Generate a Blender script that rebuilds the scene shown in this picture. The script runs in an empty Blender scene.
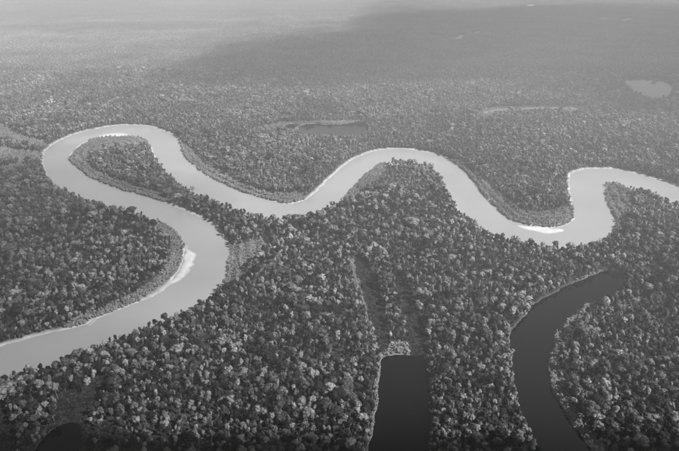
import bpy, bmesh, math, random
import numpy as np
from mathutils import Vector

random.seed(11)
RNG = np.random.default_rng(7)
SC = bpy.context.scene
COL = SC.collection

# ------------------------------------------------------------------ camera, sky, sun, exposure
SUN_EL, SUN_AZ = math.radians(44.0), math.radians(114.0)      # azimuth clockwise from +Y (the view direction)
cam_d = bpy.data.cameras.new('camera')
cam_d.sensor_width = 36.0
cam_d.lens = 36.0 * 588.0 / 679.0
cam_d.clip_start, cam_d.clip_end = 1.0, 120000.0
cam = bpy.data.objects.new('camera', cam_d)
COL.objects.link(cam)
cam.location = (0, 0, 600)
cam.rotation_euler = (math.radians(90 - 25), 0, 0)
SC.camera = cam

world = bpy.data.worlds.new('World')
SC.world = world
world.use_nodes = True
wn = world.node_tree
wn.nodes.clear()
sky = wn.nodes.new('ShaderNodeTexSky')
sky.sky_type = 'NISHITA'
sky.sun_disc = False
sky.sun_elevation, sky.sun_rotation = SUN_EL, SUN_AZ
sky.dust_density = 2.0
grey = wn.nodes.new('ShaderNodeRGBToBW')                     # the photograph is black and white
bg = wn.nodes.new('ShaderNodeBackground')
bg.inputs['Strength'].default_value = 0.05
wo = wn.nodes.new('ShaderNodeOutputWorld')
wn.links.new(sky.outputs[0], grey.inputs[0])
wn.links.new(grey.outputs[0], bg.inputs[0])
wn.links.new(bg.outputs[0], wo.inputs[0])

sun_d = bpy.data.lights.new('sun', 'SUN')
sun_d.energy = 5.0
sun_d.angle = math.radians(0.53)
sun_d.color = (1, 1, 1)
sun = bpy.data.objects.new('sun', sun_d)
COL.objects.link(sun)
SUN_DIR = Vector((math.cos(SUN_EL) * math.sin(SUN_AZ), math.cos(SUN_EL) * math.cos(SUN_AZ), math.sin(SUN_EL)))
sun.rotation_euler = SUN_DIR.to_track_quat('Z', 'Y').to_euler()
sun.location = (0, 0, 5000)

SC.view_settings.view_transform = 'Standard'
SC.view_settings.look = 'None'
SC.view_settings.gamma = 1.0
SC.view_settings.use_curve_mapping = False
SC.view_settings.exposure = 1.56
SC.render.engine = 'CYCLES'
SC.cycles.use_denoising = True
SC.cycles.max_bounces = 5
SC.cycles.diffuse_bounces = 2
SC.cycles.glossy_bounces = 2
SC.cycles.transparent_max_bounces = 8
SC.cycles.volume_bounces = 0

HAZE_DENSITY = 0.88e-4
HAZE_ANISOTROPY = 0.0

# ------------------------------------------------------------------ outlines traced in image pixels, projected to metres on the flood plain
RIVER = [(-644,766),(-601,789),(-568,806),(-537,825),(-501,843),(-472,857),(-447,874),(-432,892),(-404,916),(-376,942),(-353,963),(-342,992),(-334,1023),(-332,1081),(-337,1139),(-346,1184),(-380,1244),(-415,1285),(-447,1314),(-478,1320),(-525,1351),(-569,1370),(-616,1396),(-662,1430),(-709,1465),(-754,1509),(-802,1556),(-849,1622),(-893,1693),(-949,1803),(-973,1871),(-981,1938),(-973,2021),(-948,2091),(-911,2137),(-860,2179),(-799,2193),(-728,2179),(-658,2124),(-593,2046),(-557,1973),(-528,1882),(-489,1788),(-442,1707),(-389,1632),(-342,1578),(-290,1523),(-243,1483),(-206,1454),(-170,1434),(-145,1420),(-117,1427),(-86,1454),(-61,1512),(-35,1590),(2,1689),(41,1778),(92,1850),(135,1882),(186,1893),(235,1887),(282,1860),(326,1824),(360,1740),(372,1684),(383,1590),(390,1490),(399,1413),(409,1349),(424,1310),(449,1290),(481,1276),(516,1273),(543,1284),(577,1319),(600,1374),(612,1425),(640,1521),(673,1615),(703,1666),(742,1689),(789,1693),(835,1693),(868,1666),(899,1636),(925,1598),(942,1558),(964,1505),(997,1420),(1053,1307),(956,1167),(910,1279),(881,1357),(858,1416),(844,1451),(824,1494),(804,1528),(794,1577),(757,1565),(736,1535),(715,1465),(694,1381),(674,1307),(640,1245),(599,1208),(559,1179),(515,1164),(478,1152),(449,1162),(415,1177),(382,1200),(355,1231),(330,1276),(311,1332),(304,1396),(298,1458),(299,1532),(291,1605),(275,1674),(246,1711),(203,1735),(164,1735),(126,1739),(92,1679),(52,1585),(22,1496),(4,1430),(-24,1389),(-55,1357),(-91,1320),(-126,1308),(-157,1308),(-196,1326),(-238,1357),(-280,1383),(-324,1416),(-381,1469),(-442,1548),(-486,1613),(-549,1721),(-595,1820),(-652,1954),(-696,2014),(-748,2039),(-810,2035),(-855,2014),(-883,1972),(-890,1903),(-879,1833),(-857,1778),(-821,1726),(-769,1662),(-708,1598),(-647,1550),(-574,1497),(-509,1461),(-459,1427),(-410,1387),(-363,1349),(-322,1304),(-290,1261),(-266,1213),(-247,1170),(-240,1134),(-236,1086),(-232,1020),(-241,982),(-253,945),(-271,923),(-292,898),(-313,875),(-330,857),(-351,839),(-375,821),(-398,803),(-420,787),(-439,767),(-457,749),(-483,740),(-501,728),(-519,718),(-546,697),(-583,673)]
LAKES = {
 'M': [(-150,2127),(-145,2184),(-103,2217),(-54,2199),(3,2199),(61,2235),(97,2213),(108,2139),(92,2031),(47,2015),(-15,2025),(-86,2037),(-132,2053)],
 'N': [(1476,3111),(1572,3137),(1685,3111),(1667,2982),(1548,2756),(1462,2630),(1384,2571),(1359,2651),(1381,2800)],
 'P': [(72,774),(81,780),(92,782),(112,783),(128,779),(136,766),(135,722),(129,667),(122,617),(116,573),(111,518),(102,440),(23,440),(33,518),(40,580),(44,599),(50,636),(56,671),(61,704),(67,751)],
 'Q': [(281,760),(287,797),(297,843),(316,873),(343,904),(373,943),(405,970),(451,1004),(501,1031),(538,1060),(566,1066),(578,1051),(562,1007),(544,989),(504,945),(471,940),(437,911),(401,874),(374,843),(349,795),(331,751),(321,704),(319,671),(323,641),(327,612),(332,580),(342,518),(350,434),(268,434),(268,506),(265,567),(265,594),(262,632),(262,667),(270,714)],
 'R': [(-403,580),(-404,597),(-396,616),(-384,628),(-372,627),(-360,618),(-348,587),(-344,569),(-333,529),(-336,506),(-366,506),(-398,548)],
 'ring': [(-209,2165),(-197,2203),(-174,2207),(-154,2193),(-160,2158),(-182,2111)],
 'line': [(597,2383),(635,2420),(674,2446),(763,2461),(892,2470),(1004,2463),(989,2425),(878,2428),(750,2418),(662,2399),(623,2373),(591,2342)],
 'n2': [(1586,2806),(1665,2874),(1709,2840),(1597,2682),(1536,2671)],
 's1': [(979,4844),(934,4635),(906,4562),(876,4498),(855,4467),(849,4480),(891,4680),(918,4755),(950,4823),(974,4858)],
 's2': [(1160,5058),(1111,4866),(1089,4837),(1066,4821),(1051,4824),(1074,4959),(1096,5035),(1118,5065),(1142,5083),(1158,5080)],
 's3': [(2682,6177),(2572,5941),(2534,5899),(2497,5872),(2475,5871),(2534,6033),(2582,6129),(2621,6173),(2660,6201),(2684,6203)],
 's4': [(2901,6146),(2769,5883),(2709,5803),(2650,5741),(2615,5719),(2635,5787),(2740,6000),(2801,6083),(2864,6150),(2902,6175)],
 's5': [(2411,7722),(2311,7429),(2276,7389),(2241,7371),(2221,7381),(2289,7640),(2318,7709),(2355,7752),(2391,7771),(2413,7760)],
}
FRINGES = [
 [(-471,855),(-430,885),(-373,935),(-340,985),(-329,1077),(-341,1174),(-380,1246),(-439,1308),(-477,1338),(-449,1263),(-400,1214),(-376,1170),(-365,1093),(-373,1014),(-410,944),(-446,907),(-481,872)],
 [(-852,1772),(-884,1833),(-896,1920),(-866,2039),(-753,2052),(-691,2014),(-628,1878),(-698,1889),(-773,1867),(-795,1804),(-787,1754),(-728,1670),(-630,1585),(-520,1503),(-446,1449),(-448,1415),(-570,1485),(-702,1585)],
 [(-555,1968),(-523,1933),(-481,1866),(-423,1764),(-368,1688),(-291,1585),(-225,1515),(-162,1485),(-108,1492),(-89,1449),(-144,1409),(-206,1443),(-288,1507),(-386,1610),(-483,1763),(-527,1865)],
 [(182,1772),(155,1678),(123,1608),(84,1512),(40,1418),(7,1425),(29,1522),(53,1585),(92,1688),(134,1763)],
 [(356,1772),(383,1735),(412,1627),(434,1478),(452,1395),(482,1363),(545,1363),(605,1402),(583,1320),(529,1263),(444,1274),(409,1326),(391,1409),(377,1569)],
 [(756,1561),(798,1553),(801,1492),(749,1376),(693,1292),(640,1230),(696,1402)],
 [(-226,1017),(-240,1131),(-217,1183),(-186,1203),(-146,1168),(-173,1106),(-192,1058),(-203,1001)],
 [(544,989),(541,960),(492,925),(451,891),(418,860),(385,822),(363,785),(349,747),(337,700),(337,670),(342,639),(345,609),(351,577),(363,515),(341,516),(331,578),(325,610),(322,638),(316,669),(318,701),(329,748),(348,795),(373,843),(401,876),(436,911),(471,942),(512,963)],
 [(62,723),(72,778),(71,807),(94,818),(118,804),(118,776),(92,774),(75,769)],
 [(-313,2127),(-246,2196),(-191,2225),(-141,2225),(-83,2240),(2,2233),(80,2240),(116,2182),(113,2045),(72,1995),(-16,1989),(-103,2001),(-149,2058),(-216,2084),(-278,2058)],
 [(521,2240),(600,2415),(677,2460),(765,2470),(894,2477),(1016,2474),(974,2366),(855,2361),(730,2350),(643,2327),(586,2255)],
 [(-1373,2133),(-1291,2189),(-1231,2147),(-1122,2029),(-1016,1968),(-985,1898),(-1037,1901),(-1113,1947),(-1187,1995),(-1278,1970)],
 [(273,747),(282,791),(289,831),(311,867),(339,902),(368,939),(402,968),(448,1002),(499,1033),(537,1062),(548,1056),(529,1040),(497,1020),(448,993),(404,959),(372,931),(343,895),(316,864),(298,837),(293,803),(284,758),(276,717),(271,679),(271,644),(274,606),(273,576),(260,564),(259,591),(256,628),(256,663),(264,707)],
 [(40,571),(36,577),(43,619),(50,664),(55,701),(61,746),(68,782),(73,771),(69,748),(63,701),(58,669),(53,633),(46,595)],
 [(-1221,1866),(-1139,1899),(-1056,1866),(-980,1845),(-929,1753),(-963,1734),(-1055,1744),(-1127,1705)],
 [(-404,569),(-407,599),(-400,619),(-386,631),(-368,629),(-353,615),(-348,598),(-370,623),(-382,624),(-393,612),(-400,594),(-398,571)],
 [(22,1082),(31,1101),(46,998),(56,905),(64,828),(70,795),(61,791),(50,869),(35,971)],
 [(-1103,1658),(-1032,1694),(-988,1740),(-944,1705),(-967,1660),(-988,1616),(-1052,1575)],
]
MARSHES = [
 [(31,1099),(47,1128),(64,1074),(78,997),(83,908),(87,840),(76,786),(64,810),(55,888),(45,978)],
 [(110,1013),(128,1013),(139,950),(146,883),(149,803),(138,752),(118,779),(117,821),(112,889)],
 [(-414,677),(-403,699),(-380,686),(-375,722),(-368,736),(-352,704),(-352,656),(-346,623),(-320,576),(-297,519),(-329,519),(-385,535),(-407,569),(-406,602),(-399,632)],
 [(-524,642),(-487,652),(-459,636),(-431,593),(-410,535),(-451,519)],
 [(-332,613),(-322,632),(-306,610),(-293,564),(-307,559)],
]
SAND = {
 'A': [(-345,1176),(-341,1183),(-331,1160),(-314,1146),(-310,1122),(-309,1086),(-311,1059),(-318,1036),(-329,1016),(-342,996),(-360,962),(-369,951),(-347,1002),(-335,1041),(-333,1089),(-339,1146)],
 'B': [(428,1288),(465,1281),(505,1273),(534,1267),(524,1249),(488,1241),(458,1256),(433,1274)],
 'C': [(-868,2007),(-864,2051),(-841,2073),(-803,2083),(-767,2070),(-743,2038),(-807,2029),(-847,2017)],
 'D': [(-873,1807),(-887,1854),(-891,1908),(-886,1980),(-874,1971),(-877,1894),(-872,1841),(-865,1807)],
 'E': [(-448,870),(-443,882),(-437,890),(-434,884),(-440,873),(-445,867)],
}

# ------------------------------------------------------------------ helpers
def smooth_closed(pts, n=4):
    p = np.array(pts, float)
    a, b, c, d = np.roll(p, 1, 0), p, np.roll(p, -1, 0), np.roll(p, -2, 0)
    out = []
    for k in range(n):
        t = k / n
        out.append(.5 * (2 * b + (c - a) * t + (2 * a - 5 * b + 4 * c - d) * t * t + (3 * b - a - 3 * c + d) * t ** 3))
    return np.stack(out, 1).reshape(-1, 2)

def signed_dist(P, poly, reach=1e9, chunk=60000):
    """distance of points P to a closed outline, positive inside; points far outside its box get -reach"""
    lo, hi = poly.min(0), poly.max(0)
    res = np.full(len(P), -min(reach, 1e6))
    near = np.all((P > lo - min(reach, 1e6)) & (P < hi + min(reach, 1e6)), 1)
    idx = np.nonzero(near)[0]
    A, B = poly, np.roll(poly, -1, 0)
    E = B - A
    L2 = (E ** 2).sum(1) + 1e-9
    for s in range(0, len(idx), chunk):
        ii = idx[s:s + chunk]
        p = P[ii]
        best = np.full(len(p), 1e18)
        inside = np.zeros(len(p), bool)
        for k in range(len(A)):
            wx, wy = p[:, 0] - A[k, 0], p[:, 1] - A[k, 1]
            t = np.clip((wx * E[k, 0] + wy * E[k, 1]) / L2[k], 0, 1)
            dd = (wx - t * E[k, 0]) ** 2 + (wy - t * E[k, 1]) ** 2
            np.minimum(best, dd, out=best)
            if A[k, 1] != B[k, 1]:
                cr = (A[k, 1] > p[:, 1]) != (B[k, 1] > p[:, 1])
                inside ^= cr & (wx < E[k, 0] * wy / E[k, 1])
        dist = np.sqrt(best)
        res[ii] = np.where(inside, dist, -dist)
    return res

def hash2(ix, iy, seed):
    h = (ix.astype(np.int64) * 374761393 + iy.astype(np.int64) * 668265263 + seed * 974711) & 0x7fffffff
    h = ((h ^ (h >> 13)) * 1274126177) & 0x7fffffff
    return ((h ^ (h >> 16)) & 0xffff) / 65535.0

def vnoise(P, scale, seed=0):
    q = P / scale
    i = np.floor(q)
    f = q - i
    f = f * f * (3 - 2 * f)
    x, y = i[:, 0], i[:, 1]
    a, b = hash2(x, y, seed), hash2(x + 1, y, seed)
    c, d = hash2(x, y + 1, seed), hash2(x + 1, y + 1, seed)
    return (a * (1 - f[:, 0]) + b * f[:, 0]) * (1 - f[:, 1]) + (c * (1 - f[:, 0]) + d * f[:, 0]) * f[:, 1]

def sstep(a, b, x):
    t = np.clip((x - a) / (b - a), 0, 1)
    return t * t * (3 - 2 * t)

def mesh_from(name, verts, faces, mats, smooth=False, face_mat=None):
    """faces: list of index tuples or an (n,k) array"""
    me = bpy.data.meshes.new(name)
    if isinstance(faces, np.ndarray):
        k = faces.shape[1]
        me.vertices.add(len(verts))
        me.vertices.foreach_set('co', np.asarray(verts, np.float32).ravel())
        me.loops.add(faces.size)
        me.loops.foreach_set('vertex_index', faces.astype(np.int32).ravel())
        me.polygons.add(len(faces))
        me.polygons.foreach_set('loop_start', np.arange(0, faces.size, k, dtype=np.int32))
        me.update(calc_edges=True)
    else:
        me.from_pydata([tuple(v) for v in verts], [], [tuple(f) for f in faces])
        me.update()
    for m in mats:
        me.materials.append(m)
    if face_mat is not None:
        me.polygons.foreach_set('material_index', np.asarray(face_mat, np.int32))
    if smooth:
        me.polygons.foreach_set('use_smooth', np.ones(len(me.polygons), bool))
    return me

def link(name, me, parent=None, label=None, category=None, group=None, kind=None):
    o = bpy.data.objects.new(name, me)
    COL.objects.link(o)
    o.parent = parent
    for k, v in (('label', label), ('category', category), ('group', group), ('kind', kind)):
        if v:
            o[k] = v
    return o

# ------------------------------------------------------------------ materials (all neutral greys: a monochrome photograph)
def new_mat(name):
    m = bpy.data.materials.new(name)
    m.use_nodes = True
    nt = m.node_tree
    nt.nodes.clear()
    out = nt.nodes.new('ShaderNodeOutputMaterial')
    return m, nt, out

def N(nt, t, **kw):
    n = nt.nodes.new(t)
    for k, v in kw.items():
        setattr(n, k, v)
    return n

def math_node(nt, op, a, b=None):
    n = N(nt, 'ShaderNodeMath', operation=op)
    for i, v in enumerate((a, b)):
        if v is None:
            continue
        if isinstance(v, (int, float)):
            n.inputs[i].default_value = v
        else:
            nt.links.new(v, n.inputs[i])
    return n.outputs[0]

def map_range(nt, v, a, b, c, d):
    n = N(nt, 'ShaderNodeMapRange')
    nt.links.new(v, n.inputs[0])
    for i, x in enumerate((a, b, c, d)):
        n.inputs[i + 1].default_value = x
    return n.outputs[0]

def noise(nt, vec, scale, detail=3.0, rough=0.55):
    n = N(nt, 'ShaderNodeTexNoise')
    n.inputs['Scale'].default_value = scale
    n.inputs['Detail'].default_value = detail
    n.inputs['Roughness'].default_value = rough
    nt.links.new(vec, n.inputs['Vector'])
    return n.outputs[0]

def leaf_material(name, lo, hi, mottle, per_crown=False):
    """leaf mass whose tone differs from tree to tree and drifts slowly over the forest"""
    m, nt, out = new_mat(name)
    oi = N(nt, 'ShaderNodeObjectInfo')
    geo = N(nt, 'ShaderNodeNewGeometry')
    r = math_node(nt, 'POWER', geo.outputs['Random Per Island'] if per_crown else oi.outputs['Random'], 2.2)
    tone = map_range(nt, r, 0, 1, lo, hi)
    drift = map_range(nt, noise(nt, geo.outputs['Position'] if per_crown else oi.outputs['Location'], 0.0035, 4.0), 0.3, 0.7, 0.62, 1.35)
    mot = map_range(nt, noise(nt, geo.outputs['Position'], mottle, 2.0), 0.3, 0.7, 0.7, 1.3)
    a = math_node(nt, 'MULTIPLY', math_node(nt, 'MULTIPLY', tone, drift), mot)
    df = N(nt, 'ShaderNodeBsdfDiffuse')
    tr = N(nt, 'ShaderNodeBsdfTranslucent')
    mx = N(nt, 'ShaderNodeMixShader')
    mx.inputs[0].default_value = 0.12
    nt.links.new(a, df.inputs[0])
    nt.links.new(a, tr.inputs[0])
    nt.links.new(df.outputs[0], mx.inputs[1])
    nt.links.new(tr.outputs[0], mx.inputs[2])
    nt.links.new(mx.outputs[0], out.inputs[0])
    return m

def bark_material():
    m, nt, out = new_mat('pale bark')
    geo = N(nt, 'ShaderNodeNewGeometry')
    a = map_range(nt, noise(nt, geo.outputs['Position'], 1.5), 0.3, 0.7, 0.06, 0.13)
    df = N(nt, 'ShaderNodeBsdfDiffuse')
    nt.links.new(a, df.inputs[0])
    nt.links.new(df.outputs[0], out.inputs[0])
    return m

def ground_material():
    m, nt, out = new_mat('flood plain ground')
    geo = N(nt, 'ShaderNodeNewGeometry')
    pos = geo.outputs['Position']
    def attr(n):
        a = N(nt, 'ShaderNodeAttribute', attribute_name=n)
        return a.outputs['Fac']
    def mix(f, a, b):
        n = N(nt, 'ShaderNodeMix', data_type='FLOAT')
        nt.links.new(f, n.inputs[0])
        for i, v in ((2, a), (3, b)):
            if isinstance(v, float):
                n.inputs[i].default_value = v
            else:
                nt.links.new(v, n.inputs[i])
        return n.outputs[0]
    litter = map_range(nt, noise(nt, pos, 0.12, 4), 0.3, 0.7, 0.012, 0.03)
    reed = map_range(nt, noise(nt, pos, 0.07, 5, 0.65), 0.3, 0.7, 0.06, 0.12)
    marsh = map_range(nt, noise(nt, pos, 0.06, 5, 0.6), 0.3, 0.7, 0.008, 0.022)  # dark marsh soil, darkened further for the shade on the channel floors
    mud = map_range(nt, noise(nt, pos, 0.05, 4, 0.6), 0.3, 0.7, 0.15, 0.26)
    c = mix(attr('reed'), litter, reed)
    c = mix(attr('marsh'), c, marsh)
    c = mix(attr('mud'), c, mud)
    df = N(nt, 'ShaderNodeBsdfDiffuse')
    nt.links.new(c, df.inputs[0])
    bp = N(nt, 'ShaderNodeBump')
    bp.inputs['Strength'].default_value = 0.6
    bp.inputs['Distance'].default_value = 1.0
    nt.links.new(noise(nt, pos, 0.35, 4), bp.inputs['Height'])
    nt.links.new(bp.outputs[0], df.inputs['Normal'])
    nt.links.new(df.outputs[0], out.inputs[0])
    return m

def sand_material():
    m, nt, out = new_mat('pale river sand')
    geo = N(nt, 'ShaderNodeNewGeometry')
    pos = geo.outputs['Position']
    dry = map_range(nt, noise(nt, pos, 0.05, 4, 0.6), 0.3, 0.7, 0.22, 0.3)
    sep = N(nt, 'ShaderNodeSeparateXYZ')
    nt.links.new(pos, sep.inputs[0])
    wet = map_range(nt, sep.outputs[2], 0.05, 0.9, 0.6, 1.0)        # damp sand along the waterline
    df = N(nt, 'ShaderNodeBsdfDiffuse')
    nt.links.new(math_node(nt, 'MULTIPLY', dry, wet), df.inputs[0])
    nt.links.new(df.outputs[0], out.inputs[0])
    return m

def water_material(name, lo, hi, scale, rough, ripple):
    m, nt, out = new_mat(name)
    geo = N(nt, 'ShaderNodeNewGeometry')
    pos = geo.outputs['Position']
    c = map_range(nt, noise(nt, pos, scale, 4, 0.55), 0.3, 0.7, lo, hi)
    p = N(nt, 'ShaderNodeBsdfPrincipled')
    nt.links.new(c, p.inputs['Base Color'])
    p.inputs['Roughness'].default_value = rough
    p.inputs['IOR'].default_value = 1.33
    p.inputs['Specular IOR Level'].default_value = 0.28
    bp = N(nt, 'ShaderNodeBump')
    bp.inputs['Strength'].default_value = ripple
    bp.inputs['Distance'].default_value = 0.3
    nt.links.new(noise(nt, pos, 0.3, 3), bp.inputs['Height'])
    nt.links.new(bp.outputs[0], p.inputs['Normal'])
    nt.links.new(p.outputs[0], out.inputs[0])
    return m

MAT_LEAF = leaf_material('rainforest leaves', 0.011, 0.19, 0.35)  # near crowns: the foreground's darkness is put into this leaf tone
TONES = [('dark', leaf_material('dark tree leaves', 0.014, 0.032, 0.35)), ('mid-grey', leaf_material('mid tree leaves', 0.04, 0.075, 0.35)),
         ('pale', leaf_material('pale tree leaves', 0.1, 0.17, 0.35))]
MAT_MID_LEAF = leaf_material('lightened farther leaves', 0.045, 0.15, 0.2)  # lightened copy: the paleness of distance is put into the colour
MAT_FAR_LEAF = leaf_material('lightened distant leaves', 0.045, 0.14, 0.05, True)  # lightened as well, far-off haze paleness in the leaf colour
MAT_SHRUB = leaf_material('bank scrub leaves', 0.12, 0.18, 0.3)
MAT_REED = leaf_material('marsh herbage', 0.01, 0.04, 0.3)
MAT_BARK = bark_material()
MAT_GROUND = ground_material()
MAT_SAND = sand_material()
MAT_RIVER = water_material('silty river water', 0.138, 0.165, 0.004, 0.22, 0.08)
MAT_LAKE = water_material('black lake water', 0.0004, 0.001, 0.01, 0.06, 0.03)
MAT_LAGOON = water_material('chalky lagoon water', 0.27, 0.32, 0.01, 0.2, 0.05)
MAT_PALE_LAKE = water_material('silty lake water', 0.08, 0.1, 0.01, 0.15, 0.05)

# ------------------------------------------------------------------ outlines
river_pl = smooth_closed(RIVER, 3)
lake_pl = {k: smooth_closed(v, 3) for k, v in LAKES.items()}
fringe_pl = [smooth_closed(v, 2) for v in FRINGES]
marsh_pl = [smooth_closed(v, 2) for v in MARSHES]
sand_pl = {k: smooth_closed(v, 3) for k, v in SAND.items()}

def wobble(P):
    """shore irregularity: the outlines are sampled through a gently warped plane"""
    w = np.stack([vnoise(P, 17, 3) - .5, vnoise(P, 17, 4) - .5], 1) * 6
    return P + w

def fields(P):
    """water: + inside any water; reed, marsh, sand: + inside those zones"""
    Q = wobble(P)
    water = signed_dist(Q, river_pl, 260)
    black = np.full(len(P), -260.)
    for k, pl in lake_pl.items():
        black = np.maximum(black, signed_dist(Q, pl, 120 if k not in 'NM' else 200))
    reed = np.full(len(P), -80.)
    for pl in fringe_pl:
        reed = np.maximum(reed, signed_dist(Q, pl, 80))
    marsh = np.full(len(P), -80.)
    for pl in marsh_pl:
        marsh = np.maximum(marsh, signed_dist(Q, pl, 80))
    sand = np.full(len(P), -60.)
    for pl in sand_pl.values():
        sand = np.maximum(sand, signed_dist(Q, pl, 60))
    return np.maximum(water, black), water, reed, marsh, sand

def land_height(P, w):
    land = 3.0 * sstep(0, 11, -w) + 1.6 * (vnoise(P, 140, 8) - .5) * sstep(10, 60, -w)
    return np.where(w < 0, land, -3.0 * sstep(0, 14, w)) - 0.25

# ------------------------------------------------------------------ ground: one sheet to the horizon, finer where the flood plain shows detail
ang = np.concatenate([np.radians(np.linspace(-43, 43, 470)), np.radians(np.linspace(46, 314, 48))])
rad = [330.0]
while rad[-1] < 9500:
    rad.append(rad[-1] * 1.0058)
rad = np.array(rad + [11000, 13000, 16000, 20000, 26000, 34000, 45000])
rad = np.concatenate([[60., 150., 240.], rad])
na, nr = len(ang), len(rad)
G = np.stack([np.outer(rad, np.sin(ang)), np.outer(rad, np.cos(ang))], -1).reshape(-1, 2)
gw, gr_, gf, gm, gs = fields(G)
gz = land_height(G, gw)
V = np.vstack([np.column_stack([G, gz]), [[0, 0, 2.7]]])
ii, jj = np.meshgrid(np.arange(nr - 1), np.arange(na), indexing='ij')
j2 = (jj + 1) % na
quads = np.stack([ii * na + jj, ii * na + j2, (ii + 1) * na + j2, (ii + 1) * na + jj], -1).reshape(-1, 4)[:, ::-1]
centre = [(len(V) - 1, (j + 1) % na, j) for j in range(na)]
me = mesh_from('ground', V, quads, [MAT_GROUND], smooth=True)
bmg = bmesh.new()
bmg.from_mesh(me)
bmg.verts.ensure_lookup_table()
for f in centre:
    bmg.faces.new([bmg.verts[i] for i in f]).smooth = True
bmg.to_mesh(me)
bmg.free()
def put_attr(me, name, arr):
    a = me.attributes.new(name, 'FLOAT', 'POINT')
    a.data.foreach_set('value', np.asarray(np.append(arr, 0.0), np.float32))
put_attr(me, 'reed', sstep(-4, 4, gf))
put_attr(me, 'marsh', sstep(-4, 4, gm))
put_attr(me, 'mud', (1 - sstep(5, 10, -gr_)) * (gr_ < 30))
link('ground', me, kind='structure', label='flat forest floor of the flood plain under the trees', category='ground')

# ------------------------------------------------------------------ water sheets, lying a little below the plain
def grow(pl, d):
    t = np.roll(pl, -1, 0) - np.roll(pl, 1, 0)
    n = np.stack([t[:, 1], -t[:, 0]], 1) / (np.linalg.norm(t, axis=1)[:, None] + 1e-9)
    x, y = pl[:, 0], pl[:, 1]
    if (x * np.roll(y, -1) - np.roll(x, -1) * y).sum() < 0:
        n = -n
    return pl + n * d

def water_sheet(name, pl, mat, label, category, group=None, d=6.0):
    p = grow(pl, d)
    x, y = p[:, 0], p[:, 1]
    if (x * np.roll(y, -1) - np.roll(x, -1) * y).sum() < 0:
        p = p[::-1]
    me = bpy.data.meshes.new(name)
    me.from_pydata([(a, b, 0.0) for a, b in p], [], [tuple(range(len(p)))])
    me.materials.append(mat)
    bm = bmesh.new()
    bm.from_mesh(me)
    bmesh.ops.triangulate(bm, faces=bm.faces[:])
    bm.to_mesh(me)
    bm.free()
    return link(name, me, kind='structure', label=label, category=category, group=group)

water_sheet('river', river_pl, MAT_RIVER, 'broad pale silty river winding in loops through the forest', 'river')
LAKE_INFO = {
    'M': ('lake', MAT_LAKE, 'long narrow grey lake with pale reed edges behind the river bends'),
    'N': ('lake', MAT_LAKE, 'pale half-moon lake far out in the forest plain'),
    'n2': ('lake', MAT_LAKE, 'small sliver of lake beside the pale half-moon lake'),
    'P': ('lake', MAT_LAKE, 'narrow straight-sided black oxbow lake with square upper end'),
    'Q': ('lake', MAT_LAKE, 'curved dark oxbow lake below the river with bright wooded outer shore'),
    'R': ('lake', MAT_LAKE, 'small rounded black pond in the marshy clearing'),
    'ring': ('lake', MAT_LAKE, 'tiny shallow pool at the end of the long grey lake'),
    'line': ('creek', MAT_PALE_LAKE, 'thin pale creek line in the forest beyond the river'),
    's1': ('lagoon', MAT_LAGOON, 'bright slanting lagoon, larger of the close pair far off'),
    's2': ('lagoon', MAT_LAGOON, 'faint small lagoon of the close pair far off'),
    's3': ('lagoon', MAT_LAGOON, 'thin bright lagoon of the pair beyond the half-moon lake'),
    's4': ('lagoon', MAT_LAGOON, 'brightest lagoon of the pair beyond the half-moon lake'),
    's5': ('lagoon', MAT_LAGOON, 'faintest, most distant lagoon, alone in the hazy forest'),
}
for k, (nm, mt, lb) in LAKE_INFO.items():
    water_sheet(nm, lake_pl[k], mt, lb, nm, d=5.0)

# ------------------------------------------------------------------ sand bars: low domes rising out of the river
SAND_INFO = {
    'A': 'broad white sand bar on the inside of the tight river bend',
    'B': 'long slim white sand bar below the scrubby river point',
    'C': 'crescent of pale sand at the head of the teardrop river loop',
    'D': 'narrow sand spit at the tip of the teardrop river loop',
    'E': 'small sliver of sand on the straight lower river bank',
}
for k, lb in SAND_INFO.items():
    pl = sand_pl[k]
    lo, hi = pl.min(0) - 12, pl.max(0) + 12
    st = 2.5
    xs, ys = np.arange(lo[0], hi[0], st), np.arange(lo[1], hi[1], st)
    gx, gy = np.meshgrid(xs, ys)
    P = np.stack([gx.ravel(), gy.ravel()], 1)
    sd = signed_dist(P + np.stack([vnoise(P, 14, 21) - .5, vnoise(P, 14, 22) - .5], 1) * 7, pl)
    z = np.clip(sd * 0.16, -1.0, None)
    z = np.where(z > 0, 1.7 * (1 - np.exp(-z / 1.2)), z) + 0.06 * (vnoise(P, 9, 23) - .5)
    idx = np.arange(len(P)).reshape(gx.shape)
    q = np.stack([idx[:-1, :-1], idx[:-1, 1:], idx[1:, 1:], idx[1:, :-1]], -1).reshape(-1, 4)
    q = q[(z[q] > -0.9).any(1)]
    used, inv = np.unique(q, return_inverse=True)
    me = mesh_from('sand_bar', np.column_stack([P, z])[used], inv.reshape(-1, 4), [MAT_SAND], smooth=True)
    link('sand_bar', me, label=lb, category='sand bar', kind='structure')

# ------------------------------------------------------------------ plant shapes
def ico(sub):
    bm = bmesh.new()
    bmesh.ops.create_icosphere(bm, subdivisions=sub, radius=1.0)
    v = np.array([p.co[:] for p in bm.verts])
    f = np.array([[p.index for p in q.verts] for q in bm.faces])
    bm.free()
    return v, f
ICO = {1: ico(1), 2: ico(2)}

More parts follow.
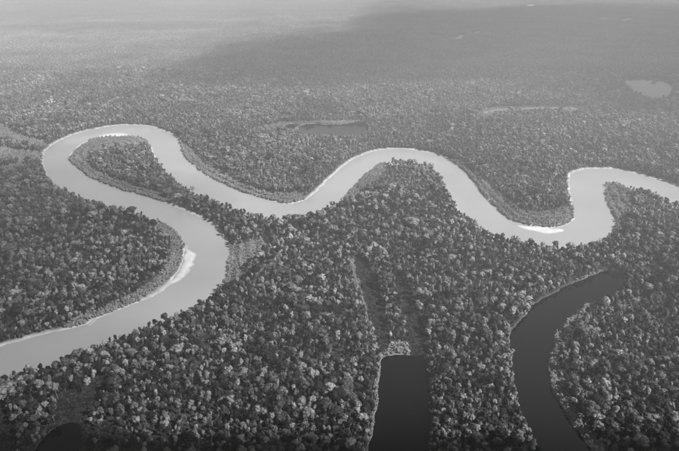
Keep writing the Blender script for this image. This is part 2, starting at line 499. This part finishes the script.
def crown_arrays(rng, R, zlo, zhi, nl, nleaf, sub, leaf, flat=0.8, spread=0.72):
    """clumped crown: leafy lobes round a dome, with loose leaf sprays standing off them"""
    vs, fs, off = [], [], 0
    lobes = []
    H = zhi - zlo
    for k in range(nl):
        if k == 0:
            c, r = np.array([0, 0, zlo + H * 0.45]), R * 0.62
        else:
            a = k * 2.399 + rng.uniform(-.5, .5)
            q = spread * R * math.sqrt((k - .3) / nl) * rng.uniform(.8, 1.15)
            top = zlo + H * (0.98 - 0.62 * (q / R) ** 2)
            r = R * rng.uniform(.26, .44)
            c = np.array([math.cos(a) * q, math.sin(a) * q, top - r * flat + rng.uniform(-.12, .08) * H])
        lobes.append((c, r))
        v0, f0 = ICO[sub]
        bump = 1 + 0.34 * (rng.random(len(v0)) - .5) * 2
        v = v0 * (r * .9 * bump)[:, None] * np.array([1, 1, flat]) + c
        vs.append(v)
        fs.append(f0 + off)
        off += len(v)
    if nleaf:
        pick = rng.integers(0, nl, nleaf)
        d = rng.normal(size=(nleaf, 3))
        d[:, 2] = d[:, 2] + 0.55
        d /= np.linalg.norm(d, axis=1)[:, None]
        C = np.array([lobes[i][0] for i in pick])
        r = np.array([lobes[i][1] for i in pick])
        p = C + d * (r * rng.uniform(.85, 1.4, nleaf))[:, None] * np.array([1, 1, flat])
        nrm = d + rng.normal(size=(nleaf, 3)) * .55
        t = np.cross(nrm, rng.normal(size=(nleaf, 3)))
        t /= np.linalg.norm(t, axis=1)[:, None] + 1e-9
        b = np.cross(nrm, t)
        b /= np.linalg.norm(b, axis=1)[:, None] + 1e-9
        s = (leaf * rng.uniform(.6, 1.35, nleaf))[:, None]
        quad = np.stack([p - t * s, p - b * s * .6, p + t * s, p + b * s * .6], 1).reshape(-1, 3)
        vs.append(quad)
        i0 = off + np.arange(nleaf) * 4
        fs.append(np.concatenate([np.stack([i0, i0 + 1, i0 + 2], 1), np.stack([i0, i0 + 2, i0 + 3], 1)]))
    return np.vstack(vs), np.vstack(fs)

def trunk_arrays(rng, h, r0, r1, limbs, reach, sides=6):
    vs, fs = [], []
    def tube(p0, p1, ra, rb):
        o = len(vs)
        ax = (p1 - p0) / np.linalg.norm(p1 - p0)
        u = np.cross(ax, [0.3, 0.9, 0.1])
        u /= np.linalg.norm(u)
        w = np.cross(ax, u)
        for p, r in ((p0, ra), (p1, rb)):
            for s in range(sides):
                a = 2 * math.pi * s / sides
                vs.append(p + (u * math.cos(a) + w * math.sin(a)) * r)
        for s in range(sides):
            s2 = (s + 1) % sides
            fs.append((o + s, o + s2, o + sides + s2))
            fs.append((o + s, o + sides + s2, o + sides + s))
    mid = np.array([rng.uniform(-.4, .4), rng.uniform(-.4, .4), h * .55])
    top = np.array([rng.uniform(-.7, .7), rng.uniform(-.7, .7), h])
    tube(np.array([0, 0, -1.0]), mid, r0, r0 * .75)
    tube(mid, top, r0 * .75, r1)
    for k in range(limbs):
        a = k * 2.4 + rng.uniform(0, 1)
        tube(mid + (top - mid) * (.2 + .6 * k / max(1, limbs)), top + np.array([math.cos(a) * reach, math.sin(a) * reach, h * rng.uniform(-.02, .14)]), r1, r1 * .35)
    return np.array(vs), np.array(fs)

# kinds of canopy tree: (crown radius, crown base, top, lobes, flatness)
KINDS = [
    ('domed', 5.2, 7.0, 19.0, 11, .85), ('domed', 4.6, 6.5, 18.0, 9, .95), ('broad', 6.6, 8.5, 20.0, 14, .72),
    ('broad', 6.0, 8.0, 18.5, 13, .7), ('slender', 3.7, 5.5, 18.5, 8, 1.1), ('slender', 4.0, 6.0, 20.0, 9, 1.05),
    ('ragged', 5.4, 6.5, 18.0, 8, .8), ('ragged', 4.9, 6.0, 17.0, 7, .9),
]
near_crown, near_trunk = [], []
for i, (kn, R, zl, zh, nl, fl) in enumerate(KINDS):
    rg = np.random.default_rng(100 + i)
    near_crown.append(crown_arrays(rg, R, zl, zh, nl, 520, 2, 0.52, fl, .9 if kn == 'ragged' else .74))
    near_trunk.append(trunk_arrays(rg, zl + (zh - zl) * .4, .38, .22, 3, R * .5))

LIB = bpy.data.collections.new('plant_shapes')               # source shapes, not linked into the scene
def lib(name, parts):
    vs, fs, mi, off = [], [], [], 0
    mats = []
    for k, (v, f, m) in enumerate(parts):
        vs.append(v)
        fs.append(f + off)
        off += len(v)
        mats.append(m)
        mi += [k] * len(f)
    me = mesh_from(name, np.vstack(vs), np.vstack(fs), mats, face_mat=mi)
    LIB.objects.link(bpy.data.objects.new(name, me))

NV = len(KINDS)
for i in range(NV):                                          # 00.. full trees
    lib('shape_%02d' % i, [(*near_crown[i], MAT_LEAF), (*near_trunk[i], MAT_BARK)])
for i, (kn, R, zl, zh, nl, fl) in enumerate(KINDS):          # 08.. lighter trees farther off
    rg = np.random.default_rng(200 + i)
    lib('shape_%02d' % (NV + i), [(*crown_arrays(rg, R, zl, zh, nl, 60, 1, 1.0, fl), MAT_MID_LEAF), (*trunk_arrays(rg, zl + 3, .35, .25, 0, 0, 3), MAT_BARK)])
PATCH = 64.0
for i in range(6):                                           # 16.. patches of distant canopy
    rg = np.random.default_rng(300 + i)
    vs, fs, off = [], [], 0
    n = 7
    for a in range(n):
        for b in range(n):
            kn, R, zl, zh, nl, fl = KINDS[rg.integers(0, NV)]
            s = rg.uniform(.75, 1.25)
            if rg.random() < .05:
                continue
            v, f = crown_arrays(rg, R * s * 1.08, zl * s, zh * s, 4, 0, 1, 1, fl, .8)
            v = v + np.array([(a + .5 + rg.uniform(-.4, .4)) / n * PATCH - PATCH / 2, (b + .5 + rg.uniform(-.4, .4)) / n * PATCH - PATCH / 2, rg.uniform(-2, 2)])
            vs.append(v)
            fs.append(f + off)
            off += len(v)
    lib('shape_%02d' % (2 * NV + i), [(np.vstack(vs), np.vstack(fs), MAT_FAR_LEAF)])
SHRUB0 = 2 * NV + 6
for i in range(4):                                           # 22.. bank scrub
    rg = np.random.default_rng(400 + i)
    lib('shape_%02d' % (SHRUB0 + i), [(*crown_arrays(rg, 2.3, -.3, 4.6, 5, 60, 1, .5, 1.0), MAT_SHRUB)])
for i in range(3):                                           # 26.. marsh herbage
    rg = np.random.default_rng(500 + i)
    lib('shape_%02d' % (SHRUB0 + 4 + i), [(*crown_arrays(rg, 2.6, -.4, 1.3, 4, 30, 1, .5, .5), MAT_REED)])

# ------------------------------------------------------------------ where plants stand
def in_view(P, margin=1.12, near=440):
    """keep what this stretch of the valley shows, with room to spare at the sides"""
    s = P[:, 1] * math.cos(math.radians(25)) + 600 * math.sin(math.radians(25))
    return (P[:, 1] > near) & (np.abs(P[:, 0]) < 0.578 * s * margin + 40)

def jitter_grid(x0, x1, y0, y1, st, rng, jit=.42):
    xs, ys = np.arange(x0, x1, st), np.arange(y0, y1, st * .88)
    gx, gy = np.meshgrid(xs, ys)
    gx = gx + (np.arange(len(ys)) % 2)[:, None] * st * .5
    P = np.stack([gx.ravel(), gy.ravel()], 1)
    return P + rng.uniform(-jit, jit, P.shape) * st

rg = np.random.default_rng(5)
FAR = 3300.0
T = jitter_grid(-2600, 2600, 430, FAR, 6.7, rg)
T = T[in_view(T)]
w, wr, fr, ms, sd = fields(T)
# reed belts round the lakes keep the trees back
keep = (w < -4.5) & (wr < -8.5) & (sd < -5) & (fr < 1.0 + 3 * (rg.random(len(T)) - .5)) & (ms < 2 * (rg.random(len(T)) - .3))
keep &= rg.random(len(T)) > 0.10 + 0.3 * (vnoise(T, 38, 31) > .72)
# sparser, lower wood on the marshy ground by the small pond
wet = sstep(0, 1, 1 - np.hypot((T[:, 0] + 290) / 230, (T[:, 1] - 600) / 150))
keep &= rg.random(len(T)) > .22 * wet
T, w, wet = T[keep], w[keep], wet[keep]
n = len(T)
dist = np.hypot(T[:, 0], T[:, 1])
size = np.exp(rg.normal(-.43, .34, n)) * (.68 + .62 * vnoise(T, 70, 33))
size *= 1 - .2 * (1 - sstep(4, 26, -w)) - .35 * wet
emerg = (rg.random(n) < .025) & (w < -22)
size = np.where(emerg, size * 1.45, size)
hgt = 1.08 * size ** .6 * rg.uniform(.78, 1.25, n)
kind = rg.integers(0, NV, n)
tree_P = np.column_stack([T, land_height(T, w)])
tree_S = np.column_stack([size * rg.uniform(.78, 1.25, n), size * rg.uniform(.78, 1.25, n), hgt])
tree_tilt = rg.normal(0, .07, (n, 2))
tree_R = rg.uniform(0, 2 * math.pi, n)

# ---- the 300 that show largest are trees of their own
cpit, spit = math.cos(math.radians(25)), math.sin(math.radians(25))
top = tree_P + np.array([0, 0, 14.0]) * tree_S * [0, 0, 1]
rel = top - np.array([0, 0, 600.0])
depth = rel[:, 1] * cpit - rel[:, 2] * spit
px = 339.5 + 588 * rel[:, 0] / depth
py = 225.5 - 588 * (rel[:, 1] * spit + rel[:, 2] * cpit) / depth
shown = (px > 4) & (px < 675) & (py < 446) & (py > 0)
Rk = np.array([k[1] for k in KINDS])
score = np.where(shown, Rk[kind] * size / depth, -1)
own = np.argsort(-score)[:300]
is_own = np.zeros(n, bool)
is_own[own] = True

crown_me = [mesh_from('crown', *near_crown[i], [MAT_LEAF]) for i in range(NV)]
trunk_me = [mesh_from('trunk', *near_trunk[i], [MAT_BARK]) for i in range(NV)]
LOOK = {'domed': 'round domed', 'broad': 'wide spreading', 'slender': 'narrow upright', 'ragged': 'ragged open'}
P_c, Q_c, R_c = lake_pl['P'].mean(0), lake_pl['Q'].mean(0), lake_pl['R'].mean(0)
dP = -signed_dist(T[own], lake_pl['P'])
dQ = -signed_dist(T[own], lake_pl['Q'])
dR = -signed_dist(T[own], lake_pl['R'])
for q, i in enumerate(own):
    kn = KINDS[kind[i]][0]
    sz = 'big ' if size[i] > 1.05 else ('small ' if size[i] < .8 else '')
    x = T[i, 0]
    if dP[q] < 22:
        where = 'on the shore of the narrow black oxbow lake'
    elif dQ[q] < 22:
        where = 'on the shore of the curved dark oxbow lake'
    elif dR[q] < 40:
        where = 'around the small rounded black pond'
    elif lake_pl['P'][:, 0].mean() < x < lake_pl['Q'][:, 0].min() + 60:
        where = 'between the two dark oxbow lakes'
    elif x >= lake_pl['Q'][:, 0].min() + 60:
        where = 'in forest inside the curved oxbow lake'
    else:
        where = 'between small pond and narrow oxbow lake'
    tn, tmat = TONES[[0, 0, 0, 0, 1, 1, 1, 1, 2, 2][rg.integers(0, 10)]]
    root = link('rainforest_tree', None, label='%s%s %s rainforest tree %s' % (sz, tn, LOOK[kn] + '-crowned', where), category='tree', group='rainforest trees ' + where)
    root.location = tree_P[i]
    root.rotation_euler = (tree_tilt[i, 0], tree_tilt[i, 1], tree_R[i])
    root.scale = tree_S[i]
    cr = link('crown', crown_me[kind[i]], root)
    cr.material_slots[0].link = 'OBJECT'
    cr.material_slots[0].material = tmat
    link('trunk', trunk_me[kind[i]], root)

# ---- everything past those 300 is one mass of forest
rest = ~is_own
pts = [tree_P[rest]]
scl = [tree_S[rest]]
rot = [tree_R[rest]]
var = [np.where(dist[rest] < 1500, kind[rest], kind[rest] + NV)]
# understorey and saplings that fill the banks and the gaps near the water
U = jitter_grid(-2000, 2000, 430, 2300, 5.2, rg)
U = U[in_view(U)]
uw, uwr, uf, um, us = fields(U)
k = (uw < -2.0) & (uwr < -6) & (uw > -16) & (us < -3) & (uf < 0) & (um < 0) & (rg.random(len(U)) < .8)
U, uw = U[k], uw[k]
m = len(U)
us_ = rg.uniform(.32, .62, m)
pts.append(np.column_stack([U, land_height(U, uw) - 1.5]))
scl.append(np.column_stack([us_, us_, us_ * 1.05]))
rot.append(rg.uniform(0, 6.28, m))
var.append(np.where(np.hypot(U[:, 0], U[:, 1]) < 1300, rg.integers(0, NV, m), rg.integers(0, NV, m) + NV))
# distant canopy in patches, thinned to single trees where a lake or creek cuts in
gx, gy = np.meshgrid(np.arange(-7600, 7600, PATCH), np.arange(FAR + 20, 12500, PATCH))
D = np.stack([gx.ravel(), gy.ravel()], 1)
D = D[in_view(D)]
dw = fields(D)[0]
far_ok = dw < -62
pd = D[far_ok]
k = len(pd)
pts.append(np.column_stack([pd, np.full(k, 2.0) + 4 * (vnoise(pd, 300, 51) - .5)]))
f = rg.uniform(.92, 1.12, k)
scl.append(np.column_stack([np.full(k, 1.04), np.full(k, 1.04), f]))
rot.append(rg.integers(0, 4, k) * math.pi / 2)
var.append(2 * NV + rg.integers(0, 6, k))
edge = D[~far_ok]
if len(edge):
    e = (edge[:, None, :] + rg.uniform(-PATCH / 2, PATCH / 2, (1, 56, 2)) + rg.uniform(-4, 4, (len(edge), 56, 2))).reshape(-1, 2)
    ew = fields(e)[0]
    e, ew = e[ew < -5], ew[ew < -5]
    k = len(e)
    s = rg.uniform(.75, 1.2, k)
    pts.append(np.column_stack([e, land_height(e, ew)]))
    scl.append(np.column_stack([s, s, s ** .6]))
    rot.append(rg.uniform(0, 6.28, k))
    var.append(NV + rg.integers(0, NV, k))

def scatter_object(name, pts, scl, rot, var, label, category):
    P, S, R, I = np.vstack(pts), np.vstack(scl), np.concatenate(rot), np.concatenate(var)
    me = bpy.data.meshes.new(name)
    me.vertices.add(len(P))
    me.vertices.foreach_set('co', P.astype(np.float32).ravel())
    a = me.attributes.new('plant_scale', 'FLOAT_VECTOR', 'POINT')
    a.data.foreach_set('vector', S.astype(np.float32).ravel())
    a = me.attributes.new('plant_turn', 'FLOAT_VECTOR', 'POINT')
    tl = np.random.default_rng(len(R)).normal(0, .07, (len(R), 2)) * (I < 2 * NV)[:, None]
    a.data.foreach_set('vector', np.column_stack([tl, R]).astype(np.float32).ravel())
    a = me.attributes.new('plant_shape', 'INT', 'POINT')
    a.data.foreach_set('value', I.astype(np.int32))
    o = link(name, me, kind='stuff', label=label, category=category)
    ng = bpy.data.node_groups.new(name + '_scatter', 'GeometryNodeTree')
    ng.interface.new_socket('Geometry', in_out='INPUT', socket_type='NodeSocketGeometry')
    ng.interface.new_socket('Geometry', in_out='OUTPUT', socket_type='NodeSocketGeometry')
    gi, go = ng.nodes.new('NodeGroupInput'), ng.nodes.new('NodeGroupOutput')
    ci = ng.nodes.new('GeometryNodeCollectionInfo')
    ci.inputs['Collection'].default_value = LIB
    ci.inputs['Separate Children'].default_value = True
    ci.inputs['Reset Children'].default_value = True
    ip = ng.nodes.new('GeometryNodeInstanceOnPoints')
    ip.inputs['Pick Instance'].default_value = True
    def named(nm, dt):
        nd = ng.nodes.new('GeometryNodeInputNamedAttribute')
        nd.data_type = dt
        nd.inputs['Name'].default_value = nm
        return nd.outputs['Attribute']
    L = ng.links.new
    L(gi.outputs[0], ip.inputs['Points'])
    L(ci.outputs[0], ip.inputs['Instance'])
    L(named('plant_shape', 'INT'), ip.inputs['Instance Index'])
    L(named('plant_scale', 'FLOAT_VECTOR'), ip.inputs['Scale'])
    e2r = ng.nodes.new('FunctionNodeEulerToRotation')
    L(named('plant_turn', 'FLOAT_VECTOR'), e2r.inputs[0])
    L(e2r.outputs[0], ip.inputs['Rotation'])
    L(ip.outputs[0], go.inputs[0])
    md = o.modifiers.new('scatter', 'NODES')
    md.node_group = ng
    print(name, len(P))
    return o

scatter_object('rainforest', pts, scl, rot, var, 'dense unbroken rainforest canopy covering the plain on both sides of the river', 'forest')

# ---- pale scrub on the inner banks and lake edges, standing in old scroll ridges
B = jitter_grid(-2300, 2300, 430, 3300, 3.5, rg)
B = B[in_view(B)]
lo = np.zeros(len(B), bool)
for pl in fringe_pl + marsh_pl:
    a, b = pl.min(0) - 10, pl.max(0) + 10
    lo |= np.all((B > a) & (B < b), 1)
B = B[lo]
w, wr, fr, ms, sd = fields(B)
k = (w < -2.5) & (sd < -2) & ((fr > -2) | (ms > -2))
B, w, fr, ms = B[k], w[k], fr[k], ms[k]
is_m = ms > -2
ridge = .5 + .5 * np.sin(-w / 3.6 + 2 * vnoise(B, 50, 61))
k = np.where(is_m, rg.random(len(B)) < .85, rg.random(len(B)) < .5 + .5 * ridge)
B, w, is_m, ridge = B[k], w[k], is_m[k], ridge[k]
m = len(B)
s = rg.uniform(.7, 1.25, m) * np.where(is_m, 1.0, .7 + .6 * ridge)
zz = s * np.where(rg.random(m) < .06, 1.9, 1.0)
for nm, sel, base, cnt, lb in (
        ('bank_scrub', ~is_m, SHRUB0, 4, 'pale low scrub in ridges along the inner river banks and lake edges'),
        ('marsh_herbage', is_m, SHRUB0 + 4, 3, 'dark low herbage choking the old channels and the pond clearing')):
    scatter_object(nm, [np.column_stack([B, land_height(B, w)])[sel]], [np.column_stack([s, s, zz])[sel]],
                   [rg.uniform(0, 6.28, m)[sel]], [base + rg.integers(0, cnt, m)[sel]], lb, 'scrub' if base == SHRUB0 else 'herbage')

# ------------------------------------------------------------------ clouds overhead, out of the picture: some cast the plain's shadows, others are added to dim the view
def cloud(label, cx, cy, rx, ry, alt, thick, dens, seed, turn=0.0):
    v, f = ico(6)
    rr = np.random.default_rng(seed)
    w = np.zeros(len(v))
    for o in range(14):
        k = rr.normal(size=3) * (2.0 + 0.7 * o)
        w += np.sin(v @ k + rr.uniform(0, 6.28)) / (2.2 + o)
    w = 1 + .42 * w / 1.3
    v = v * np.clip(w, .25, None)[:, None]
    v[:, 2] = np.where(v[:, 2] < 0, v[:, 2] * .3, v[:, 2])
    c, s = math.cos(turn), math.sin(turn)
    x, y = v[:, 0] * rx, v[:, 1] * ry
    me = mesh_from('cloud', np.column_stack([x * c - y * s, x * s + y * c, v[:, 2] * thick]), f, [], smooth=True)
    m, nt, out = new_mat('cloud vapour')
    pv = N(nt, 'ShaderNodeVolumePrincipled')
    pv.inputs['Color'].default_value = (.98, .98, .98, 1)
    pv.inputs['Density'].default_value = dens
    nt.links.new(pv.outputs[0], out.inputs['Volume'])
    me.materials.append(m)
    # the cloud stands up-sun of its shadow
    k = alt / SUN_DIR.z
    o = link('cloud', me, label=label, category='cloud', kind='stuff')
    o.location = (cx + SUN_DIR.x * k, cy + SUN_DIR.y * k, alt)

cloud('large flat cloud over the far plain casting the broad shadow', 2700, 5000, 2900, 2300, 1500, 900, .0026, 3, .25)
cloud('added unseen heavy cloud up-sun of the view, shading the near air', -460, -115, 1700, 690, 1300, 420, .014, 5, 0.03)  # added cloud: keeps sun off the near air so the foreground darkens
cloud('thin ragged cloud overhead, veiling the sun over the river bend', -850, 1040, 740, 620, 1500, 300, .0016, 14, -0.25)
cloud('thin streak of cloud far out over the hazy plain', -2100, 5250, 1300, 420, 1600, 260, .0022, 9, .12)
cloud('added unseen thin cloud sheet beyond the streak, dimming the farthest plain', -3000, 7400, 3600, 1700, 1700, 300, .0022, 21, .05)  # added cloud: takes brightness off the far left of the view

# ------------------------------------------------------------------ haze: the humid air of the valley
bm = bmesh.new()
bmesh.ops.create_cube(bm, size=1.0)
me = bpy.data.meshes.new('haze')
bm.to_mesh(me)
bm.free()
m, nt, out = new_mat('humid air')
pv = N(nt, 'ShaderNodeVolumePrincipled')
pv.inputs['Color'].default_value = (.97, .97, .97, 1)
pv.inputs['Density'].default_value = HAZE_DENSITY
pv.inputs['Anisotropy'].default_value = HAZE_ANISOTROPY
nt.links.new(pv.outputs[0], out.inputs['Volume'])
me.materials.append(m)
hz = link('haze', me, kind='stuff', label='thin pale haze filling the air over the forest plain', category='haze')
hz.scale = (94000, 94000, 620)
hz.location = (0, 0, 620 / 2 - 5)
